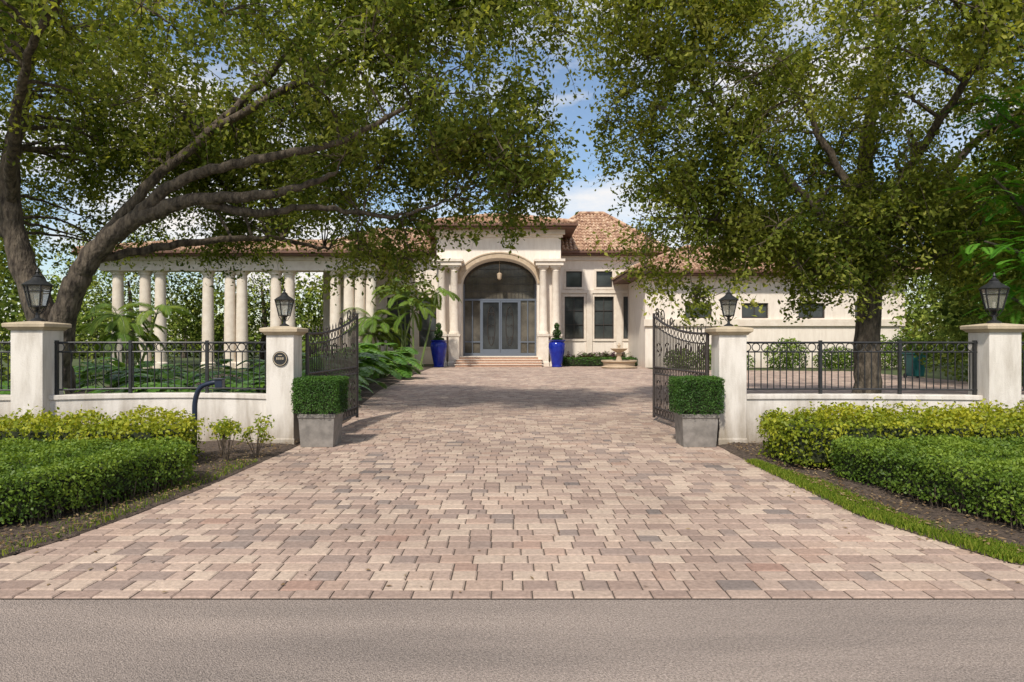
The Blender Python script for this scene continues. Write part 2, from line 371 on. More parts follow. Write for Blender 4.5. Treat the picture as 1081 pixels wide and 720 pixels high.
for (bx,by) in [(-3.72,8.9),(-3.45,9.2),(-3.95,9.3)]:
    e=empty('croton_shrub'); st=MB(); C=[]
    for k in range(7):
        a=random.uniform(0,6.28); r=random.uniform(.05,.16); hh=random.uniform(.3,.5)
        tip=Vector((bx+r*math.cos(a),by+r*math.sin(a),hh)); st.tube([(bx,by,0),((bx+tip.x)/2,(by+tip.y)/2,hh*.55),tip],[.008,.006,.004],5)
        for _ in range(30):
            C.append((tip.x+random.gauss(0,.045),tip.y+random.gauss(0,.045),tip.z+random.gauss(0,.045)))
    st.obj('stems',M['twig'],e); C=np.array(C); V,F=leafarrays(C,rng.uniform(.05,.08,len(C)),.032,.8); npmesh('leaves',V,F,M['gold'],e,rng.random(len(C)))
# ------------------------------------------------------------------ pillars, lanterns
def lantern(x,y,z,s):
    e=empty('pillar_lantern'); a=MB(); S=lambda p:[(r*s,q*s) for r,q in p]
    a.lathe(S([(.075,0),(.075,.015),(.05,.03),(.022,.045),(.018,.10),(.035,.115),(.018,.13),(.05,.155),(.085,.165),(.085,.175)]),(x,y,z),12)
    a.lathe(S([(.15,.40),(.155,.41),(.12,.44),(.07,.47),(.045,.50),(.05,.51),(.03,.52),(.012,.545),(.02,.56),(.008,.585),(.001,.60)]),(x,y,z),12)
    for k in range(6):
        t=k*math.pi/3+.3
        a.tube([(x+.085*s*math.cos(t),y+.085*s*math.sin(t),z+.17*s),(x+.14*s*math.cos(t),y+.14*s*math.sin(t),z+.405*s)],.009*s,5)
        t2=t+math.pi/3; 
        a.tube([(x+.125*s*math.cos(t),y+.125*s*math.sin(t),z+.34*s),(x+.125*s*math.cos(t2),y+.125*s*math.sin(t2),z+.34*s)],.006*s,4)
        a.tube([(x+.09*s*math.cos(t),y+.09*s*math.sin(t),z+.17*s),(x+.05*s*math.cos(t),y+.05*s*math.sin(t),z+.10*s),(x+.02*s*math.cos(t),y+.02*s*math.sin(t),z+.08*s)],.005*s,4)
    a.obj('iron_frame',M['iron'],e,True)
    g=MB(); g.lathe(S([(.078,.18),(.132,.40)]),(x,y,z),6,.3); g.obj('glass',M['lglass'],e)
    c=MB(); c.lathe(S([(.015,.18),(.015,.26)]),(x,y,z),8); c.obj('candle',M['white'],e)
def pillar(xc,yc,w,H,ls):
    e=empty('gate_pillar'); h=w/2
    a=MB(); a.sq([(h+.012,-.03),(h+.012,.10),(h,.115),(h,H-.13)],(xc,yc,0)); a.obj('shaft',M['stucco'],e,False,.008)
    c=MB(); c.sq([(h+.02,H-.128),(h+.03,H-.11),(h+.045,H-.095),(h+.075,H-.08),(h+.08,H-.03),(h+.06,H-.02),(h*.35,H+.01)],(xc,yc,0)); c.obj('cap',M['cap'],e,False,.004)
    lantern(xc,yc,H+.008,ls)
pillar(-3.54,10.62,.42,1.82,1.0)
pillar(3.37,10.62,.42,1.82,1.0)
pillar(-7.24,10.42,.48,1.89,1.35)
pillar(7.36,10.42,.48,1.86,1.3)
e=empty('house_number_plaque'); a=MB()
def disc(mb_,x,y,z,r,th,seg=28):
    vs=[(x+r*math.cos(2*math.pi*i/seg),y,z+r*math.sin(2*math.pi*i/seg)) for i in range(seg)]+[(x+r*math.cos(2*math.pi*i/seg),y-th,z+r*math.sin(2*math.pi*i/seg)) for i in range(seg)]
    mb_.add(vs,[tuple(range(seg))[::-1],tuple(range(seg,2*seg))]+[(i,(i+1)%seg,seg+(i+1)%seg,seg+i) for i in range(seg)])
disc(a,-3.53,10.408,1.33,.115,.02); a.obj('plate',M['iron'],e)
a=MB(); a.tube([(-3.53+.10*math.cos(t),10.386,1.33+.10*math.sin(t)) for t in np.linspace(0,2*math.pi,28,False)],.005,5,True)
for dx in (-.045,-.015,.015,.045): a.box(-3.53+dx-.007,-3.53+dx+.007,10.382,10.387,1.315,1.352)
a.box(-3.56,-3.50,10.382,10.387,1.375,1.385); a.obj('numerals_and_rim',M['cap'],e)
# ------------------------------------------------------------------ walls + fences
def arcpath(p,q,bow,n=24):
    return [Vector((p[0]+(q[0]-p[0])*t,p[1]+(q[1]-p[1])*t+bow*4*t*(1-t),0)) for t in np.linspace(0,1,n+1)]
def sweep(mb_,path,y0,y1,z0,z1):
    vs=[];fs=[]
    for p in path: vs+=[(p.x,p.y+y0,z0),(p.x,p.y+y1,z0),(p.x,p.y+y1,z1),(p.x,p.y+y0,z1)]
    for i in range(len(path)-1):
        for k in range(4): fs.append((4*i+k,4*(i+1)+k,4*(i+1)+(k+1)%4,4*i+(k+1)%4))
    n=4*(len(path)-1); fs+=[(0,1,2,3),(n+3,n+2,n+1,n)]
    mb_.add(vs,fs)
def wallfence(p,q,bow,posts):
    path=arcpath(p,q,bow); e=empty('garden_wall')
    a=MB(); sweep(a,path,-.11,.11,-.03,.70); a.obj('wall_body',M['stucco'],e)
    a=MB(); sweep(a,path,-.135,.135,.702,.775); a.obj('coping',M['stucco'],e,False,.01)
    f=MB(); L=abs(q[0]-p[0])
    def at(t): return Vector((p[0]+(q[0]-p[0])*t,p[1]+(q[1]-p[1])*t+bow*4*t*(1-t),0))
    for z,r in ((1.575,.018),(1.43,.012),(.85,.015)): f.tube([at(t)+Vector((0,0,z)) for t in np.linspace(0,1,25)],r,6)
    n=int(L/.10)
    for i in range(1,n):
        c=at(i/n); f.tube([c+Vector((0,0,.85)),c+Vector((0,0,1.43))],.009,5)
    n=int(L/.145)
    for i in range(n):
        c=at((i+.5)/n)+Vector((0,0,1.502)); f.tube([c+Vector((.062*math.cos(t),0,.062*math.sin(t))) for t in np.linspace(0,2*math.pi,14,False)],.008,4,True)
    for t in posts:
        c=at(t); f.box(c.x-.022,c.x+.022,c.y-.022,c.y+.022,.76,1.61)
    fe=empty('iron_fence'); f.obj('bars_and_rails',M['iron'],fe)
wallfence((-3.75,10.62),(-7.01,10.45),.35,[.01,.34,.70,.99])
wallfence((3.58,10.62),(7.12,10.45),.12,[.01,.35,.69,.99])
wallfence((-7.48,10.42),(-14.5,10.0),0,[.01,.25,.5,.75])
wallfence((7.6,10.42),(14.5,10.0),0,[.01,.25,.5,.75])
# ------------------------------------------------------------------ gates
def gate(p,q):
    p=Vector((p[0],p[1],0)); q=Vector((q[0],q[1],0)); d=(q-p); L=d.length; d.normalize(); g=MB()
    P=lambda u,z:p+d*u+Vector((0,0,z))
    top=lambda u:1.72+.38*(u/L)**2.2
    N=30
    g.tube([P(L*i/N,top(L*i/N)) for i in range(N+1)],.022,6)
    g.tube([P(L*i/N,top(L*i/N)-.16) for i in range(N+1)],.013,6)
    for z in (.12,.28,.95,1.08): g.tube([P(0,z),P(L,z)],.017,6)
    g.tube([P(0,.06),P(0,top(0))],.03,6); g.tube([P(L,.06),P(L,top(L)+.06)],.03,6)
    n=int(L/.085)
    for i in range(1,n):
        u=L*i/n
        g.tube([P(u,.12),P(u,top(u)-.16)],.0105,5)
        if i%2: g.tube([P(u,top(u)),P(u,top(u)+.07),P(u,top(u)+.13)],[.008,.013,.001],5)
    n=int(L/.17)
    for i in range(n):
        u=L*(i+.5)/n
        for zc,r in ((top(u)-.08,.065),(.20,.065),(1.015,.055)):
            g.tube([P(u+r*math.cos(t),zc+r*math.sin(t)) for t in np.linspace(0,2*math.pi,14,False)],.008,4,True)
    for (uc,zc,R,sg) in ((L*.8,top(L*.8)+.13,.13,1),(L*.93,top(L*.9)+.14,.10,-1),(L*.62,top(L*.62)+.10,.09,1)):
        g.tube([P(uc+sg*R*(1-t/9)*math.cos(t),zc+R*(1-t/9)*math.sin(t)) for t in np.linspace(-2,6.5,34)],.012,5)
    for k in range(5):
        uc=L*(k+.5)/5; s=1 if k%2 else -1
        for zz,ss in ((.62,1),(.50,-1),(1.35,1)):
            g.tube([P(uc+s*.17*(1-t/9)*math.cos(t)*1.0,zz+ss*(.10+.13*(1-t/9)*math.sin(t))) for t in np.linspace(-1.4,6.5,28)],.010,5)
    e=empty('iron_gate'); g.obj('gate_leaf',M['gatebr'],e)
gate((-3.27,10.9),(-3.12,13.75)); gate((3.12,10.9),(2.86,13.75))
# ------------------------------------------------------------------ planters
def planter(x0,x1,y0,y1):
    e=empty('boxwood_planter'); cx=(x0+x1)/2; cy=(y0+y1)/2; h=(x1-x0)/2
    a=MB(); a.sq([(h-.025,.0),(h,.44),(h+.012,.442),(h+.012,.50),(h-.05,.50),(h-.05,.44)],(cx,cy,0)); a.obj('concrete_box',M['concrete'],e,False,.006)
    s=hedge('topiary',[(cx-h-.06,cy-h-.06),(cx+h+.06,cy-h-.06),(cx+h+.06,cy+h+.06),(cx-h-.06,cy+h+.06)],.50,1.03,.024,8000,M['box'],.018,True,.03)
    s.parent=e
planter(-3.21,-2.67,10.25,10.79); planter(2.56,3.10,10.25,10.79)
e=empty('gooseneck_intercom_post'); a=MB()
px_,py_=-4.3,9.25
path=smoothpath([(px_,py_,0),(px_,py_,.55),(px_+.01,py_,.80),(px_+.08,py_,.97),(px_+.22,py_,1.03),(px_+.30,py_,1.04)],None,5)
a.tube(path,.034,10); a.lathe([(.07,0),(.07,.02),(.035,.035)],(px_,py_,0.02),12)
a.obj('post',M['navy'],e,True)
a=MB(); a.box(px_+.29,px_+.39,py_-.05,py_+.05,.97,1.08); a.box(px_+.27,px_+.41,py_-.07,py_+.06,1.082,1.095); a.obj('speaker_head',M['navy'],e,False,.008)
# ------------------------------------------------------------------ trees
def branchtree(name,limbs,lobes,nspray,leafper,lsize,mat,nbr=110,gate_=-.15,sprL=.9,spread=.16,seedo=0):
    e=empty(name); w=MB(); skel=[]
    for pts,rad in limbs:
        P,R=smoothpath(pts,rad,8,.03); R=[r*(1+.10*noise.noise(p*2.5)) for p,r in zip(P,R)]; w.tube(P,R,14)
        for p,r in zip(P,R):
            if p.z>2.4: skel.append((p,r))
    SK=np.array([[*p] for p,r in skel])
    vol=np.array([l[3]*l[4]*l[5] for l in lobes])**.7*np.array([l[6] if len(l)>6 else 1 for l in lobes]); pr=vol/vol.sum(); cent=[]
    cc=np.array([l[:3] for l in lobes]).mean(axis=0)
    while len(cent)<nspray:
        l=lobes[rng.choice(len(lobes),p=pr)]; d=rng.normal(size=3); d/=np.linalg.norm(d); r=rng.random()**(1/2.2)
        c=np.array(l[:3])+d*r*np.array(l[3:6])
        if noise.noise(Vector(c*.55+seedo))<gate_ or noise.noise(Vector(c*1.4+7+seedo))<-.22: continue
        cent.append((c,d))
    B=[]
    for k in range(nbr):
        c,d=cent[rng.integers(len(cent))]
        dist=np.linalg.norm(SK-c,axis=1)+np.maximum(SK[:,2]-c[2],0)*.6; j=int(np.argmin(dist)); s=skel[j][0]; r0=min(skel[j][1]*.55,.045)
        c=Vector(c); mid=(s+c)/2+Vector((random.gauss(0,.15),random.gauss(0,.15),random.uniform(0,.35)))
        P,R=smoothpath([s,s.lerp(mid,.5)+Vector((random.gauss(0,.06),random.gauss(0,.06),.05)),mid,c],[r0,r0*.8,r0*.55,.008],4,.02)
        w.tube(P,R,5); B+= [p for p in P[4:]]
    BP=np.array([[*p] for p in B])
    TW=MB(); Cs=[]; T=[]
    for c,d in cent:
        j=int(np.argmin(np.linalg.norm(BP-c,axis=1))); s=BP[j]
        dirv=(c-s); dl=np.linalg.norm(dirv)
        dirv=dirv/max(dl,1e-3)+d*.5+rng.normal(0,.4,3); dirv[2]-=.3; dirv/=np.linalg.norm(dirv)
        L=sprL*rng.uniform(.6,1.3); c0=c-dirv*L*.5; c1=c+dirv*L*.5+np.array([0,0,-.18*L])
        if dl<2.6: TW.tube([s,(s+c0)/2+rng.normal(0,.05,3),c0,c+rng.normal(0,.03,3),c1],[.012,.010,.007,.005,.002],3)
        else: TW.tube([c0,c,c1],[.007,.005,.002],3)
        n=int(leafper*rng.uniform(.6,1.4)); t=rng.random(n)
        pos=c0+(c1-c0)*t[:,None]+rng.normal(0,spread,(n,3))*(.5+.6*np.sin(np.pi*t))[:,None]
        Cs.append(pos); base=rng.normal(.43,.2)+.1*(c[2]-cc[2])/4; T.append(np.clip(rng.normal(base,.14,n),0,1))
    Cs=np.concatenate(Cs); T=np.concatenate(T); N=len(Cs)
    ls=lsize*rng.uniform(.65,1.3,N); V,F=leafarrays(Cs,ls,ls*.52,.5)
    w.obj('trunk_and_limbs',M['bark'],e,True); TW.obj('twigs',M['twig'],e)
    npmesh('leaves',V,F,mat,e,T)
    return e
limbsL=[([(-9.35,14,-.1),(-9.4,14,.3),(-9.42,14,1.2),(-9.7,14,2.3),(-10.2,14,3.7),(-10.3,14,5.1),(-9.8,13.8,6.8),(-9.3,13.6,8.3)],[.50,.38,.33,.28,.22,.18,.11,.04]),
 ([(-9.3,13.9,.9),(-9.03,13.8,2.2),(-8.5,13.7,3.2),(-7.6,13.6,3.95),(-6.3,13.5,4.4),(-4.7,13.5,4.5),(-3.5,13.5,4.9)],[.27,.24,.21,.17,.13,.09,.04]),
 ([(-7.6,13.6,3.95),(-6.6,13.4,4.7),(-5,13.2,5.1),(-3.3,13,5.4),(-1.6,13,6.3)],[.14,.11,.09,.06,.03]),
 ([(-8.5,13.7,3.2),(-7.8,14.2,4.6),(-6.5,14.5,6),(-5,14.6,7.5),(-4,14.6,9)],[.13,.11,.09,.07,.03]),
 ([(-10.2,14,3.7),(-11.5,14,5),(-12.8,14,6.6)],[.16,.12,.05]),
 ([(-10.25,14,4.4),(-9.2,12.6,5.6),(-7.8,11.2,6.6),(-6.4,10.2,7.2)],[.11,.09,.06,.03]),
 ([(-6.3,13.5,4.4),(-5.2,13.8,4.2),(-4,14,4.35),(-2.5,14.2,4.2),(-1.2,14.3,4.6)],[.10,.08,.06,.04,.02]),
 ([(-8.5,13.7,3.2),(-7.2,14.8,3.7),(-5.8,15.8,4.0),(-4.4,16.4,3.8)],[.10,.08,.06,.03]),
 ([(-6.5,14.5,6),(-4.2,14,7),(-2,13.6,7.8),(.4,13.4,8.2)],[.09,.07,.05,.02])]
lobesL=[(-8,14.5,8.0,6,4.5,2.6),(-2.4,14,7.4,3.3,3.6,2.4,1.2),(-3.2,15.5,5.1,2.8,2.2,1.4,1.4),(-.4,14,5.7,1.6,2,1.7,1.6),(-12,13,7,3,4,3,.8),(-12.5,17,5.0,3.5,2,1.5,1.0),(-6.5,10.8,7.5,3.8,2.2,1.4),(-6.8,17.8,5.9,4.5,2,1.8,1.6),(-1.2,12.5,8.4,3,2.5,1.5,1.3),
 (-7.5,18.2,4.3,3.6,1.6,.6,.9),(-2.9,15.6,3.7,1.5,1.5,1.0,1.2),(-8,17,7,5,2,2,1.5),(.0,14.4,4.85,1.05,1.1,.75,1.5),(1.2,13.6,7.9,1.1,1.5,1.1,.9)]
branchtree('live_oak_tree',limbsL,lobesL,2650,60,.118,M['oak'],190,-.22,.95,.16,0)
limbsR=[([(8.3,16,-.1),(8.32,16,.3),(8.35,16,2),(8.45,16,4),(8.3,16,6),(8.6,16,8.5),(8.4,16,10)],[.44,.31,.27,.22,.16,.08,.03]),
 ([(8.4,16,2.6),(7.2,15.6,4.3),(5.7,15.4,5.8),(4.2,15.2,7.2),(2.8,15,8.2)],[.13,.10,.07,.04,.02]),
 ([(8.4,16,3.6),(9.8,15.8,5.2),(11.2,15.5,6.9),(12.2,15.4,8.4)],[.13,.10,.07,.03]),
 ([(8.42,16,4.4),(7.4,16.2,6.3),(6.4,16.4,8.4)],[.11,.08,.04]),
 ([(8.38,16,3.0),(6.7,16,3.8),(4.8,16,4.4),(3.3,16,4.5)],[.09,.07,.05,.02]),
 ([(8.42,16,4.2),(8.6,14.4,5.6),(8.9,13,7),(9,12,8)],[.11,.09,.06,.03]),
 ([(8.4,16,3.1),(9.8,15.4,3.6),(11.3,15,3.9)],[.08,.06,.02])]
lobesR=[(8,15.5,7.6,5,4,3),(4.2,15.4,6.8,2.3,3,2.7,1.2),(4.0,16,4.4,1.9,1.8,1.6,1.5),(6.8,15.4,4.0,2.6,1.8,1.3,1.7),(9.8,15,4.3,2.8,2.2,1.6,1.3),(12.6,14,6,2.8,3,3.2),(3.2,14,8.9,2.3,3,1.6,1.3),(8.5,11.8,7.6,3.5,1.8,1.6),(4.6,15.6,2.95,1.4,1.2,.8,1.4),(10.2,17.6,4.6,3,1.6,1.8,1.2),(7.5,18,5.4,4,1.6,2,1.3),(7.0,15.6,3.0,1.4,1,.5,1.0)]
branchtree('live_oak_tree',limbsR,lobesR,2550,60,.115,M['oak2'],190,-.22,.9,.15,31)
# ------------------------------------------------------------------ generic leaf mass
def leafmass(name,lobes,N,size,mat,up=.5,thr=-.1,fr=.35,pw=.35,parent=None):
    C=[];T=[]
    vol=np.array([(l[3]*l[4]+l[4]*l[5]+l[3]*l[5]) for l in lobes]); pr=vol/vol.sum()
    for l,p in zip(lobes,pr):
        n=int(N*p*1.5); d=unit(rng.normal(size=(n,3))); r=rng.random((n,1))**pw
        c=np.array(l[:3])+d*r*np.array(l[3:6])
        k=np.array([noise.noise(Vector(q)*fr) for q in c]); k2=np.array([noise.noise(Vector(q)*fr*3.3) for q in c])
        m=(k+.5*k2>thr)&(c[:,2]>.05); C.append(c[m]); T.append(np.clip(rng.normal(.42,.15,m.sum())+k2[m]*.7+.15*d[m][:,2],0,1))
    C=np.concatenate(C);T=np.concatenate(T); n=len(C); s=size*rng.uniform(.6,1.4,n)
    V,F=leafarrays(C,s,s*.55,up); return npmesh(name,V,F,mat,parent,T)
lob=[]
for x in np.arange(-90,95,7):
    hh=random.uniform(3.2,5.2); lob.append((x+random.uniform(-2,2),random.uniform(62,74),hh*.9,5.5,5,hh))
    lob.append((x+random.uniform(-3,3),random.uniform(62,70),1.5,5,3,2.6))
leafmass('distant_trees',lob,45000,.56,M['far'],.5,-.25)
lob=[(-21,24,3.2,4,3,3.2),(-25,28,5,5,4,5),(-30,34,6,6,5,6),(-19,52,4,7,3,4.5),(-10,53,4,5,3,4.5),(-28,50,5,6,3,6),(-16,20,.6,2.5,1.5,.8)]
leafmass('background_trees',lob,46000,.22,M['far'],.5,-.3)
lob=[(19,26,3.5,4.5,3,4),(24,30,6,5,4,6.5),(16.5,21,5.5,2.6,3,3.2),(29,42,5,5,5,7),(14.6,16.8,1.0,1.6,1,1.0),(16.5,18,1.1,2,1.2,1.2),(13.2,18,3.4,1.8,1.6,3)]
leafmass('background_trees',lob,50000,.19,M['far'],.5,-.3)
lob=[(9.6,38.9,.5,1.0,.6,.7),(11.4,38.7,.6,1.1,.6,.9),(13,38.9,.4,.9,.6,.5),(15.6,38.8,.7,1.3,.6,1.1),(18.4,38.6,.5,1.4,.6,.8),(20.6,38.8,.8,1.2,.7,1.3),(22.6,38.8,.9,1.2,.7,1.6)]
leafmass('foundation_shrubs',lob,11000,.14,M['hedge'],.5,-.4)
mb=MB()
for (x,y,h_) in [(-20,24,4),(-24,28,6),(-29,34,7),(-19,52,6),(-10,53,6),(-28,50,6),(19,26,4),(24,30,7),(29,42,6)]+[(x,random.uniform(63,70),4) for x in range(-88,90,7)]:
    mb.tube([(x,y,-.1),(x+.2,y,h_*.5),(x-.1,y,h_)],[.28,.2,.08],8)
mb.obj('background_tree_trunks',M['bark'])
# ------------------------------------------------------------------ fronds
def frond(V,F,T,base,az,el,L,droop,n,ll,lw,ang=55,tb=.5,sag=.25,start=.12):
    p=Vector(base); steps=n; dirh=Vector((math.cos(az),math.sin(az),0)); side=Vector((-math.sin(az),math.cos(az),0))
    e_=el; ds=L/steps; rach=[p.copy()]
    for i in range(steps):
        e_-=droop/steps; d=dirh*math.cos(e_)+Vector((0,0,1))*math.sin(e_); p=p+d*ds; rach.append(p.copy()); t=(i+1)/steps
        if t<start: continue
        prof=math.sin(math.pi*min(1,max(0,(t-start)/(1-start)*.86+.12)))**.7; l_=ll*prof*random.uniform(.88,1.1)
        for s in (-1,1):
            a=math.radians(ang*(1-.45*t)); q=side*s*math.sin(a)+d*math.cos(a); q=(q+Vector((0,0,-sag))).normalized()
            wv=(q.cross(side.cross(d))).normalized()*lw*.5
            m_=p+q*l_*.45; tip=p+q*l_+Vector((0,0,-sag*l_*.35)); o=len(V)
            V+= [p[:],(m_+wv)[:],tip[:],(m_-wv)[:]]; F.append((o,o+1,o+2,o+3)); T.append(min(1,max(0,random.gauss(tb,.12))))
    return rach
def tuft_obj(V,F,T,mat,st,smat,parent):
    npmesh('fronds',V,F,mat,parent,T)
    if st.v: st.obj('stems',smat,parent)
M['stem']=pm('green_stem',(.10,.16,.04),(.16,.2,.06),6,.5)
def philodendron(x,y,R,n):
    e=empty('split_leaf_philodendron'); V=[];F=[];T=[];S=MB()
    for k in range(n):
        az=random.uniform(0,6.283); el=random.uniform(.45,1.35); st=R*random.uniform(.5,.95)
        b=Vector((x+random.gauss(0,.12),y+random.gauss(0,.12),.02)); d=Vector((math.cos(az)*math.cos(el),math.sin(az)*math.cos(el),math.sin(el)))
        p1=b+d*st*.6; p2=b+d*st+Vector((0,0,-.05)); S.tube([b,p1,p2],[.014,.011,.009],4)
        LL=R*random.uniform(.45,.68)
        r=frond(V,F,T,p2,az+random.uniform(-.4,.4),el*.45-.05,LL,1.1,8,LL*.46,LL*.24,70,random.uniform(.3,.8),.15,0)
        for i in range(len(r)-1):
            w_=LL*.20*(1-i/len(r)); s=Vector((-math.sin(az),math.cos(az),0)); o=len(V)
            V+= [(r[i]-s*w_)[:],(r[i]+s*w_)[:],(r[i+1]+s*w_*.9)[:],(r[i+1]-s*w_*.9)[:]]; F.append((o,o+1,o+2,o+3)); T.append(.5)
    tuft_obj(V,F,T,M['philo'],S,M['stem'],e)
for (x,y,R,n) in [(-4.75,16.5,1.0,26),(-5.4,18,1.4,34),(-4.95,20,1.2,30),(-5.5,22.5,1.6,36),(-5.4,25.5,1.4,30),(-6.4,26.5,1.8,34),(-5.6,29,1.6,28),(-5.9,33,1.7,26),(-6.8,20,1.2,28),(-6.9,30,1.7,28),
                  (-4.6,13.6,.85,22),(-5.6,13.4,.9,24),(-6.5,13.6,.95,24),(-7.5,13.2,.85,22),(-8.4,13.2,.85,20),(-5.1,15.2,1.0,22),(-6.2,15.4,1.0,24),(-7.3,15.6,1.0,24),(-8.3,15.8,1.0,24),(-10.6,14.6,1.0,22),(-11.6,15.6,1.0,22),(-9.2,17.5,1.1,22),(-10.5,18,1.1,22),(-12.6,13.6,1.0,20),(-7.8,18.2,1.1,22),(-10.2,12.4,.8,20),(-5.1,12.2,.7,18),(-6.2,12.2,.7,18),(-9,22,1.2,20),(-11.5,22,1.2,20),(-13.8,22,1.2,20),(-8.5,25,1.2,18)]:
    philodendron(x,y,R,n)
def palm(x,y,stems_,H,L,n,name='areca_palm'):
    e=empty(name); V=[];F=[];T=[];S=MB()
    for s in range(stems_):
        bx=x+random.gauss(0,.35); by=y+random.gauss(0,.35); h_=H*random.uniform(.6,1.1); tx=bx+random.gauss(0,.4); ty=by+random.gauss(0,.5)
        S.tube([(bx,by,0),((bx+tx)/2+random.gauss(0,.08),(by+ty)/2,h_*.5),(tx,ty,h_)],[.07,.055,.045],6)
        for k in range(n):
            az=6.283*k/n+random.uniform(-.3,.3); el=random.uniform(.3,1.35)
            r=frond(V,F,T,(tx,ty,h_),az,el,L*random.uniform(.8,1.15),1.9,34,L*.27,.022*L,48,random.uniform(.3,.75),.35)
            S.tube(r,[.02*(1-i/len(r))+.004 for i in range(len(r))],3)
    tuft_obj(V,F,T,M['palm'],S,M['stem'],e)
palm(-7.4,40,6,3.0,2.0,10); palm(-5.6,39.5,4,6.0,1.9,9)
palm(-19.5,35,5,3.0,2.2,9); palm(-12.0,39,3,1.4,1.6,8)
e=empty('poinciana_tree'); V=[];F=[];T=[];S=MB()
S.tube(smoothpath([(12.0,14.5,-.1),(11.9,14.5,1.5),(11.4,14.2,3.2),(10.9,13.8,5)],None,5),[.2-.008*i for i in range(16)],8)
brs=[[(11.8,14.4,1.6),(10.6,13.8,2.2),(9.5,13.2,2.5)],[(11.7,14.4,2.4),(10.4,13.6,3.2),(9.0,13,3.5)],[(11.4,14.2,3.2),(10,13.4,4.2),(8.9,12.6,4.6)],[(10.9,13.8,5),(9.9,13.2,5.6),(8.8,12.6,6.0)],[(11.7,14.2,2.8),(10.2,13,3.0),(9.1,12.2,3.2)],[(10.9,13.8,5),(10.4,13,6.6),(9.4,12.4,7.4)],[(11.4,14.2,3.2),(11,13,4.4),(9.8,12,5.2)],[(11.8,14.4,1.9),(11,13.4,2.6),(10,12.4,2.6)]]
for b_ in brs:
    P=smoothpath(b_,None,6); S.tube(P,[.07*(1-i/len(P))+.010 for i in range(len(P))],6)
    for p in P[4:]:
        for k in range(6):
            az=random.uniform(0,6.283); frond(V,F,T,p+Vector((random.gauss(0,.25),random.gauss(0,.2),random.gauss(0,.18))),az,random.uniform(-.1,.5),random.uniform(.5,.8),.8,24,.15,.022,65,random.uniform(.3,.8),.1)
npmesh('fronds',V,F,M['poin'],e,T); S.obj('branches',M['bark'],e,True)
# ------------------------------------------------------------------ HOUSE
H=empty('mansion_house')
def wallholes(name,x0,x1,z0,z1,y,holes,mat,depth=.25):
    xs=sorted(set([x0,x1]+[h[0] for h in holes]+[h[1] for h in holes])); zs=sorted(set([z0,z1]+[h[2] for h in holes]+[h[3] for h in holes]))
    a=MB()
    for i in range(len(xs)-1):
        for j in range(len(zs)-1):
            cx=(xs[i]+xs[i+1])/2; cz=(zs[j]+zs[j+1])/2
            if any(h[0]<cx<h[1] and h[2]<cz<h[3] for h in holes): continue
            a.add([(xs[i],y,zs[j]),(xs[i+1],y,zs[j]),(xs[i+1],y,zs[j+1]),(xs[i],y,zs[j+1])],[(0,1,2,3)])
    for h in holes:
        q=[(h[0],h[2]),(h[1],h[2]),(h[1],h[3]),(h[0],h[3])]
        for k in range(4):
            a_,b_=q[k],q[(k+1)%4]; a.add([(a_[0],y,a_[1]),(b_[0],y,b_[1]),(b_[0],y+depth,b_[1]),(a_[0],y+depth,a_[1])],[(0,1,2,3)])
    a.obj(name,mat,H)
def window(x0,x1,z0,z1,y,nx,nz,fm,surround=True):
    f=MB(); w=.07; g=MB(); g.box(x0,x1,y+.18,y+.2,z0,z1); g.obj('window_glass',M['glass'],H)
    f.box(x0,x0+w,y+.1,y+.17,z0,z1); f.box(x1-w,x1,y+.1,y+.17,z0,z1); f.box(x0+w,x1-w,y+.1,y+.17,z0,z0+w); f.box(x0+w,x1-w,y+.1,y+.17,z1-w,z1)
    for i in range(1,nx): c=x0+(x1-x0)*i/nx; f.box(c-.02,c+.02,y+.12,y+.165,z0+w,z1-w)
    for i in range(1,nz): c=z0+(z1-z0)*i/nz; f.box(x0+w,x1-w,y+.125,y+.162,c-.02,c+.02)
    f.obj('window_frame',fm,H)
    if surround:
        t=MB(); s=.16; t.box(x0-s,x0,y-.05,y+.05,z0-s,z1+s); t.box(x1,x1+s,y-.05,y+.05,z0-s,z1+s); t.box(x0,x1,y-.05,y+.05,z1,z1+s); t.box(x0,x1,y-.08,y+.05,z0-s,z0); t.obj('window_surround',M['trimw'],H)
PY=44.0; xl,xr=-4.85,3.15; al,ar=-3.26,1.62; zs_,zt=5.3,8.75; rise=1.65; ac=(al+ar)/2; ra=(ar-al)/2
a=MB(); a.add([(xl,PY,0),(al,PY,0),(al,PY,zs_),(xl,PY,zs_)],[(0,1,2,3)]); a.add([(ar,PY,0),(xr,PY,0),(xr,PY,zs_),(ar,PY,zs_)],[(0,1,2,3)])
a.add([(xl,PY,zs_),(al,PY,zs_),(al,PY,zt),(xl,PY,zt)],[(0,1,2,3)]); a.add([(ar,PY,zs_),(xr,PY,zs_),(xr,PY,zt),(ar,PY,zt)],[(0,1,2,3)])
ap=[(ac-ra*math.cos(t),zs_+rise*math.sin(t)) for t in np.linspace(0,math.pi,33)]
for i in range(32):
    p,q=ap[i],ap[i+1]; a.add([(p[0],PY,p[1]),(q[0],PY,q[1]),(q[0],PY,zt),(p[0],PY,zt)],[(0,1,2,3)])
    a.add([(p[0],PY,p[1]),(q[0],PY,q[1]),(q[0],PY+1.6,q[1]),(p[0],PY+1.6,p[1])],[(0,1,2,3)])
for X in (al,ar): a.add([(X,PY,0),(X,PY+1.6,0),(X,PY+1.6,zs_),(X,PY,zs_)],[(0,1,2,3)])
for X in (xl,xr): a.add([(X,PY,0),(X,PY+8,0),(X,PY+8,zt),(X,PY,zt)],[(0,1,2,3)])
a.obj('portico_wall',M['house'],H)
a=MB(); 
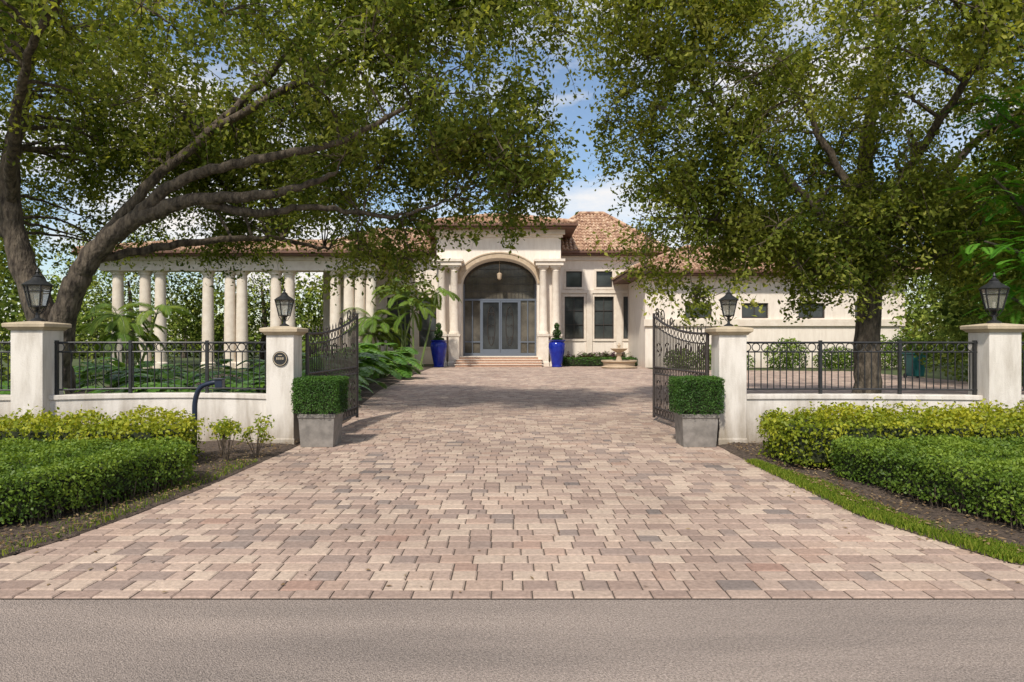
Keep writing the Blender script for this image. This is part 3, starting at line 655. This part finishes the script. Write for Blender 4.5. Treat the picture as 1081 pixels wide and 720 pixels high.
for (w0,w1,th) in ((0,.30,.08),(.30,.38,.13)):
    for i in range(32):
        def pt(k,w): 
            t=math.pi*k/32; return (ac-(ra+w)*math.cos(t),zs_+(rise+w)*math.sin(t))
        p0,p1,q0,q1=pt(i,w0),pt(i+1,w0),pt(i,w1),pt(i+1,w1); y=PY-th
        a.add([(p0[0],y,p0[1]),(p1[0],y,p1[1]),(q1[0],y,q1[1]),(q0[0],y,q0[1]),(p0[0],PY-.002,p0[1]),(p1[0],PY-.002,p1[1]),(q1[0],PY-.002,q1[1]),(q0[0],PY-.002,q0[1])],[(0,1,2,3),(0,4,5,1),(3,2,6,7)])
a.obj('archivolt',M['stone'],H)
for cx in (-4.48,-3.68,1.98,2.78):
    a=MB(); a.sq([(.38,0),(.38,.25),(.33,.3),(.33,1.85),(.38,1.9),(.40,2.05)],(cx,PY-.55,0)); a.obj('pedestal',M['trimw'],H)
    a=MB(); a.lathe([(.34,2.05),(.34,2.13),(.29,2.2),(.26,2.25),(.255,3.6),(.22,6.0),(.25,6.05),(.23,6.1),(.32,6.25)],(cx,PY-.55,0),20,0); a.obj('column_shaft',M['trimw'],H,True)
    a=MB(); a.sq([(.34,6.252),(.36,6.38)],(cx,PY-.55,0)); a.obj('column_capital',M['trimw'],H)
a=MB()
for (x0,x1) in ((-5.0,-3.2),(1.5,3.25)): a.box(x0,x1,PY-1.0,PY-.003,6.382,6.62); a.box(x0-.1,x1+.1,PY-1.1,PY-.004,6.622,6.78)
a.box(xl-.25,xr+.25,PY-.3,PY-.005,8.45,8.74)
a.box(xl-.12,xr+.12,PY-.12,PY-.006,8.28,8.448); a.obj('entablature',M['trimw'],H)
GY=PY+1.62; a=MB(); a.box(al-.1,ar+.1,GY+.1,GY+.12,.6,7.2); a.obj('entrance_glass',M['screen'],H)
a=MB(); dl,dr=-2.05,.5; dm=(dl+dr)/2
for X in (al,dl-.08,dr-.02,ar-.1): a.box(X,X+.1,GY,GY+.095,.6,4.3 if X not in(al,ar-.1) else 5.4)
a.box(al,ar,GY-.01,GY+.093,4.3,4.42); a.box(al,ar,GY-.006,GY+.09,.602,.8)
for (x0,x1) in ((dl+.02,dm-.01),(dm+.01,dr-.02)):
    a.box(x0,x0+.09,GY,GY+.094,.8,4.3); a.box(x1-.09,x1,GY,GY+.094,.8,4.3); a.box(x0+.09,x1-.09,GY+.004,GY+.09,.8,1.05); a.box(x0+.09,x1-.09,GY+.004,GY+.09,4.18,4.3)
for (x0,x1) in ((al+.1,dl-.08),(dr+.08,ar-.1)):
    a.box(x0,x1,GY,GY+.09,1.5,1.58); a.box((x0+x1)/2-.03,(x0+x1)/2+.03,GY+.002,GY+.088,.8,4.3)
a.obj('door_frames',M['frame'],H)
a=MB()
for k in range(-9,10):
    X=ac+k*.25; zt_=zs_+rise*math.sqrt(max(0,1-((X-ac)/ra)**2))-.03
    a.box(X-.012,X+.012,GY+.03,GY+.05,4.45,zt_)
for z in (4.9,5.4,5.9,6.4):
    hw=ra*math.sqrt(max(0,1-((max(z,zs_)-zs_)/rise)**2))-.03; a.box(ac-hw,ac+hw,GY+.052,GY+.07,z-.015,z+.015)
a.tube([(ac-ra*.97*math.cos(t),GY+.05,zs_+rise*.97*math.sin(t)) for t in np.linspace(0,math.pi,26)],.05,5)
for X in (dl+.66,dr-.66):
    for s in (-1,1):
        a.tube([(X+s*.25*math.cos(t*1.0),GY+.03,2.6+1.3*math.sin(t)) for t in np.linspace(-1.5,1.5,12)],.02,4)
        for zc in (1.8,2.6,3.4): a.tube([(X+s*(.12+.10*(1-t/9)*math.cos(t)),GY+.03,zc+.12*(1-t/9)*math.sin(t)) for t in np.linspace(0,6,14)],.014,4)
a.obj('door_ironwork',M['framed'],H)
a=MB()
for (x0,x1) in ((dl+.115,dm-.105),(dm+.105,dr-.115)): a.box(x0,x1,GY+.06,GY+.07,1.05,4.18)
a.obj('door_glass',M['dglass'],H)
a=MB()
for i in range(4): a.box(-3.5,1.85,PY-1.9+i*.38,PY+1.7,i*.15-(.05 if i==0 else 0),(i+1)*.15-.03)
a.obj('step_risers',M['terra'],H)
a=MB()
for i in range(4): a.box(-3.56,1.91,PY-1.94+i*.38,(PY-1.94+(i+1)*.38+.05) if i<3 else PY+1.71,(i+1)*.15-.028,(i+1)*.15)
a.obj('step_treads',M['trimw'],H)
a=MB(); a.tube([(ac,PY+.7,6.9),(ac,PY+.7,6.1)],.015,5); a.lathe([(.02,6.1),(.17,6.0),(.13,5.68),(.05,5.6)],(ac,PY+.7,0),6); a.obj('hanging_lantern',M['stone'],H)
RYw=47.0
hol=[(3.72,4.82,5.3,6.4),(5.8,6.9,5.3,6.4),(3.62,4.95,1.75,4.66),(5.66,7.0,1.75,4.66),(7.66,8.9,1.75,4.66)]
wallholes('wing_wall',3.15,12,0,7.45,RYw,hol,M['house'])
for i,h_ in enumerate(hol): window(*h_,RYw,2 if i>1 else 1,3 if i>1 else 1,M['framed'])
a=MB(); a.box(3.153,12,RYw-.12,RYw-.003,4.88,5.1); a.box(3.153,12,RYw-.2,RYw-.004,7.15,7.44)
for X in (5.12,7.15): a.box(X,X+.4,RYw-.14,RYw-.005,.5,4.878)
a.obj('wing_cornice',M['trimw'],H)
hol=[(-11.2,-9.4,1.2,4.6),(-8.6,-7.0,1.2,4.6),(-6.4,-5.2,1.2,4.6)]
wallholes('left_block_wall',-13,-4.85,0,7.45,RYw,hol,M['house'])
for h_ in hol: window(*h_,RYw,2,3,M['framed'])
a=MB(); a.box(-13,-4.853,RYw-.12,RYw-.003,4.88,5.1); a.box(-13,-4.853,RYw-.2,RYw-.004,7.15,7.44); a.obj('left_cornice',M['trimw'],H)
GY2=41.0
hol=[(13.8,15.4,2.97,3.88),(17.2,18.8,2.97,3.88),(20.6,22.2,2.97,3.88),(10.4,12.0,2.97,3.88)]
wallholes('right_wing_wall',8.0,23.6,0,5.5,GY2,hol,M['house'])
for h_ in hol: window(*h_,GY2,2,1,M['framed'],False)
a=MB()
for X in (8.0,23.6): a.add([(X,GY2,0),(X,GY2+14,0),(X,GY2+14,5.5),(X,GY2,5.5)],[(0,1,2,3)])
a.obj('right_wing_side_walls',M['house'],H)
a=MB(); a.box(7.9,23.7,GY2-.14,GY2-.003,2.5,2.9); a.box(7.88,23.72,GY2-.2,GY2-.004,5.2,5.49); a.obj('right_wing_band',M['trimw'],H)
a=MB()
for px in (-8.3,-8.95,-9.6,-10.4,-13.1,-13.9,-15.9,-16.6,-17.9,-20.7,-21.6,-23.2):
    a.lathe([(.42,0),(.42,.3),(.34,.38),(.33,2.2),(.29,5.45),(.35,5.5),(.35,5.56),(.44,5.7)],(px,40.2,0),16)
a.obj('loggia_columns',M['trimw'],H,True)
a=MB(); a.box(-24,-7.9,39.7,40.7,5.702,6.3); a.box(-24.15,-7.75,39.55,40.85,6.302,6.5); a.obj('loggia_entablature',M['trimw'],H)
def roof_plane(a,o,e_,h_,W,D,Hh,hl,hr):
    o=Vector(o);e_=Vector(e_);h_=Vector(h_); S=math.hypot(D,Hh); up=Vector((0,0,1)); sl=(h_*D+up*Hh)/S; nr=e_.cross(sl).normalized()
    if nr.z<0: nr=-nr
    tw=.26; n=int(W/tw)
    for i in range(n):
        u=(i+.5)*W/n; am=D
        if hl: am=min(am,u)
        if hr: am=min(am,W-u)
        if am<.05: continue
        m_=am*S/D; rows=max(1,int(math.ceil(m_/.42)))
        for r in range(rows):
            v0=r*m_/rows; v1=(r+1)*m_/rows+.03; vs=[]
            for (v_,lift,rad) in ((v0,.045,.115),(v1,.0,.10)):
                for k in range(5):
                    t=math.pi*k/4; vs.append(o+e_*(u+rad*math.cos(t))+sl*v_+nr*(lift+rad*.8*math.sin(t)))
            a.add(vs,[(k,k+1,k+6,k+5) for k in range(4)]+[(0,1,2,3,4)])
    p=[o,o+e_*W,o+e_*(W-(D if hr else 0))+h_*D+up*Hh,o+e_*(D if hl else 0)+h_*D+up*Hh]
    a.add(p,[(0,1,2,3)])
def hiproof(nm,x0,x1,y0,y1,z,D,Hh):
    a=MB(); roof_plane(a,(x0,y0,z),(1,0,0),(0,1,0),x1-x0,D,Hh,True,True)
    roof_plane(a,(x0,y1,z),(0,-1,0),(1,0,0),y1-y0,D,Hh,True,True); roof_plane(a,(x1,y0,z),(0,1,0),(-1,0,0),y1-y0,D,Hh,True,True)
    a.add([(x1,y1,z),(x0,y1,z),(x0+D,y1-D,z+Hh),(x1-D,y1-D,z+Hh)],[(0,1,2,3)])
    a.add([(x0+D,y0+D,z+Hh),(x1-D,y0+D,z+Hh),(x1-D,y1-D,z+Hh),(x0+D,y1-D,z+Hh)],[(0,1,2,3)])
    for (cx,cy,dx,dy) in ((x0,y0,1,1),(x1,y0,-1,1)):
        a.tube([(cx,cy,z+.1),(cx+dx*D,cy+dy*D,z+Hh+.1)],.13,8)
    a.tube([(x0+D,y0+D,z+Hh+.1),(x1-D,y0+D,z+Hh+.1)],.13,8)
    a.obj(nm,M['tile'],H)
    f=MB(); f.box(x0+.03,x1-.03,y0+.03,y1-.03,z-.24,z-.03); f.obj(nm+'_fascia',M['wood'],H)
    f=MB(); f.box(x0-.06,x1+.06,y0-.1,y0+.02,z-.16,z-.01); f.obj(nm+'_gutter',M['wood'],H,False,.03)
hiproof('portico_roof',-5.8,4.1,42.9,54,8.99,4.2,1.2)
hiproof('main_roof_right',1.0,10.7,46.2,60,7.7,4,3.2)
hiproof('main_roof_left',-14,-2.5,46.2,60,7.7,4,2.0)
hiproof('right_wing_roof',6.9,24.6,40.1,56,5.75,4.5,1.9)
hiproof('loggia_roof',-25,-7.0,38.9,48.2,6.75,4,1.0)
def urn(x,y):
    e=empty('blue_glazed_urn'); a=MB(); a.lathe([(.30,0),(.33,.05),(.30,.1),(.36,.4),(.46,.9),(.52,1.25),(.50,1.45),(.44,1.53),(.50,1.6),(.54,1.64),(.50,1.66),(.42,1.60)],(x,y,0),28); a.obj('urn_body',M['blue'],e,True)
    s=MB(); s.tube([(x,y,1.55),(x+.02,y,2.0)],.03,6); s.obj('stem',M['twig'],e)
    leafmass('topiary_leaves',[(x,y,2.05,.27,.27,.3),(x,y,2.5,.17,.17,.24),(x,y,1.7,.36,.36,.12)],1900,.07,M['box'],.3,-5,.35,.35,e)
urn(-4.5,41.9); urn(2.75,41.9)
V=[];F=[];T=[]
for _ in range(60):
    x=random.uniform(3.3,7.9); y=random.uniform(44.6,46.2)
    for k in range(10): frond(V,F,T,(x,y,.05),random.uniform(0,6.28),random.uniform(.6,1.4),random.uniform(.7,1.3),.9,7,.22,.09,40,random.random(),.1)
npmesh('bromeliad_bed',V,F,M['purple'],None,T)
hedge('low_hedge',[(3.3,43.4),(8.0,43.4),(8.0,44.4),(3.3,44.4)],.05,.5,.09,350,M['box'],.06)
e=empty('stone_fountain'); a=MB(); a.lathe([(1.0,0),(1.05,.08),(.92,.14),(.92,.32),(1.05,.4),(1.05,.47),(.88,.47),(.82,.3),(.3,.28),(.2,.4),(.12,.7),(.18,.82),(.12,.9),(.4,1.05),(.52,1.15),(.48,1.17),(.1,1.08),(.07,1.25),(.12,1.34),(.05,1.42),(.01,1.5)],(6.3,40.2,0),28); a.obj('fountain_body',M['stone'],e,True)
e=empty('wheelie_bin'); a=MB(); bx,by=17.4,29.5
a.add([(bx-.25,by-.28,.08),(bx+.25,by-.28,.08),(bx+.25,by+.25,.08),(bx-.25,by+.25,.08),(bx-.31,by-.37,1.02),(bx+.31,by-.37,1.02),(bx+.31,by+.33,1.02),(bx-.31,by+.33,1.02)],[(0,3,2,1),(4,5,6,7),(0,1,5,4),(1,2,6,5),(2,3,7,6),(3,0,4,7)])
a.obj('bin_body',M['bin'],e,False,.03); a=MB(); a.box(bx-.34,bx+.34,by-.4,by+.38,1.03,1.10); a.tube([(bx-.3,by+.42,1.04),(bx+.3,by+.42,1.04)],.02,6); a.obj('lid',M['bin'],e,False,.02)
a=MB()
for s in (-1,1): a.tube([(bx+s*.3,by+.25,.1),(bx+s*.24,by+.25,.1)],.1,14)
a.obj('wheels',M['black'],e)
# ------------------------------------------------------------------ light
w=bpy.data.worlds.new('World'); sc.world=w; w.use_nodes=True; n=w.node_tree.nodes; l=w.node_tree.links
bg=n['Background']; sky=n.new('ShaderNodeTexSky'); sky.sky_type='NISHITA'; sky.sun_disc=False
SD=Vector((-.30,-.85,1.0)).normalized(); sky.sun_elevation=math.asin(SD.z); sky.sun_rotation=math.atan2(SD.x,SD.y)%(2*math.pi)
sky.air_density=1.0; sky.dust_density=.6
tc=n.new('ShaderNodeTexCoord'); mp=n.new('ShaderNodeMapping'); mp.inputs['Scale'].default_value=(1,1,2.6); mp.inputs['Location'].default_value=(.3,.1,.2)
no=n.new('ShaderNodeTexNoise'); no.inputs['Scale'].default_value=3.2; no.inputs['Detail'].default_value=9; no.inputs['Roughness'].default_value=.58
l.new(tc.outputs['Generated'],mp.inputs[0]); l.new(mp.outputs[0],no.inputs['Vector'])
r=n.new('ShaderNodeValToRGB'); r.color_ramp.elements[0].position=.44; r.color_ramp.elements[1].position=.62
l.new(no.outputs['Fac'],r.inputs['Fac']); mx=n.new('ShaderNodeMix'); mx.data_type='RGBA'; l.new(r.outputs['Color'],mx.inputs[0])
l.new(sky.outputs[0],mx.inputs[6]); mx.inputs[7].default_value=(6.8,6.5,6.2,1); l.new(mx.outputs[2],bg.inputs['Color']); bg.inputs['Strength'].default_value=.15
sd=bpy.data.lights.new('sun','SUN'); sd.energy=4.1; sd.angle=math.radians(3); sd.color=(1,.93,.82)
so=bpy.data.objects.new('sun',sd); COL.objects.link(so); so.rotation_euler=(-SD).to_track_quat('-Z','Y').to_euler(); so.location=(-10,-20,30)
sc.view_settings.view_transform='Standard'; sc.view_settings.look='None'; sc.view_settings.exposure=0
cd=bpy.data.cameras.new('camera'); cd.lens=24; cd.sensor_width=36; cd.clip_end=1500; cam=bpy.data.objects.new('camera',cd); COL.objects.link(cam)
cam.location=(0,0,1.6); cam.rotation_euler=(math.radians(90),0,0); sc.camera=cam
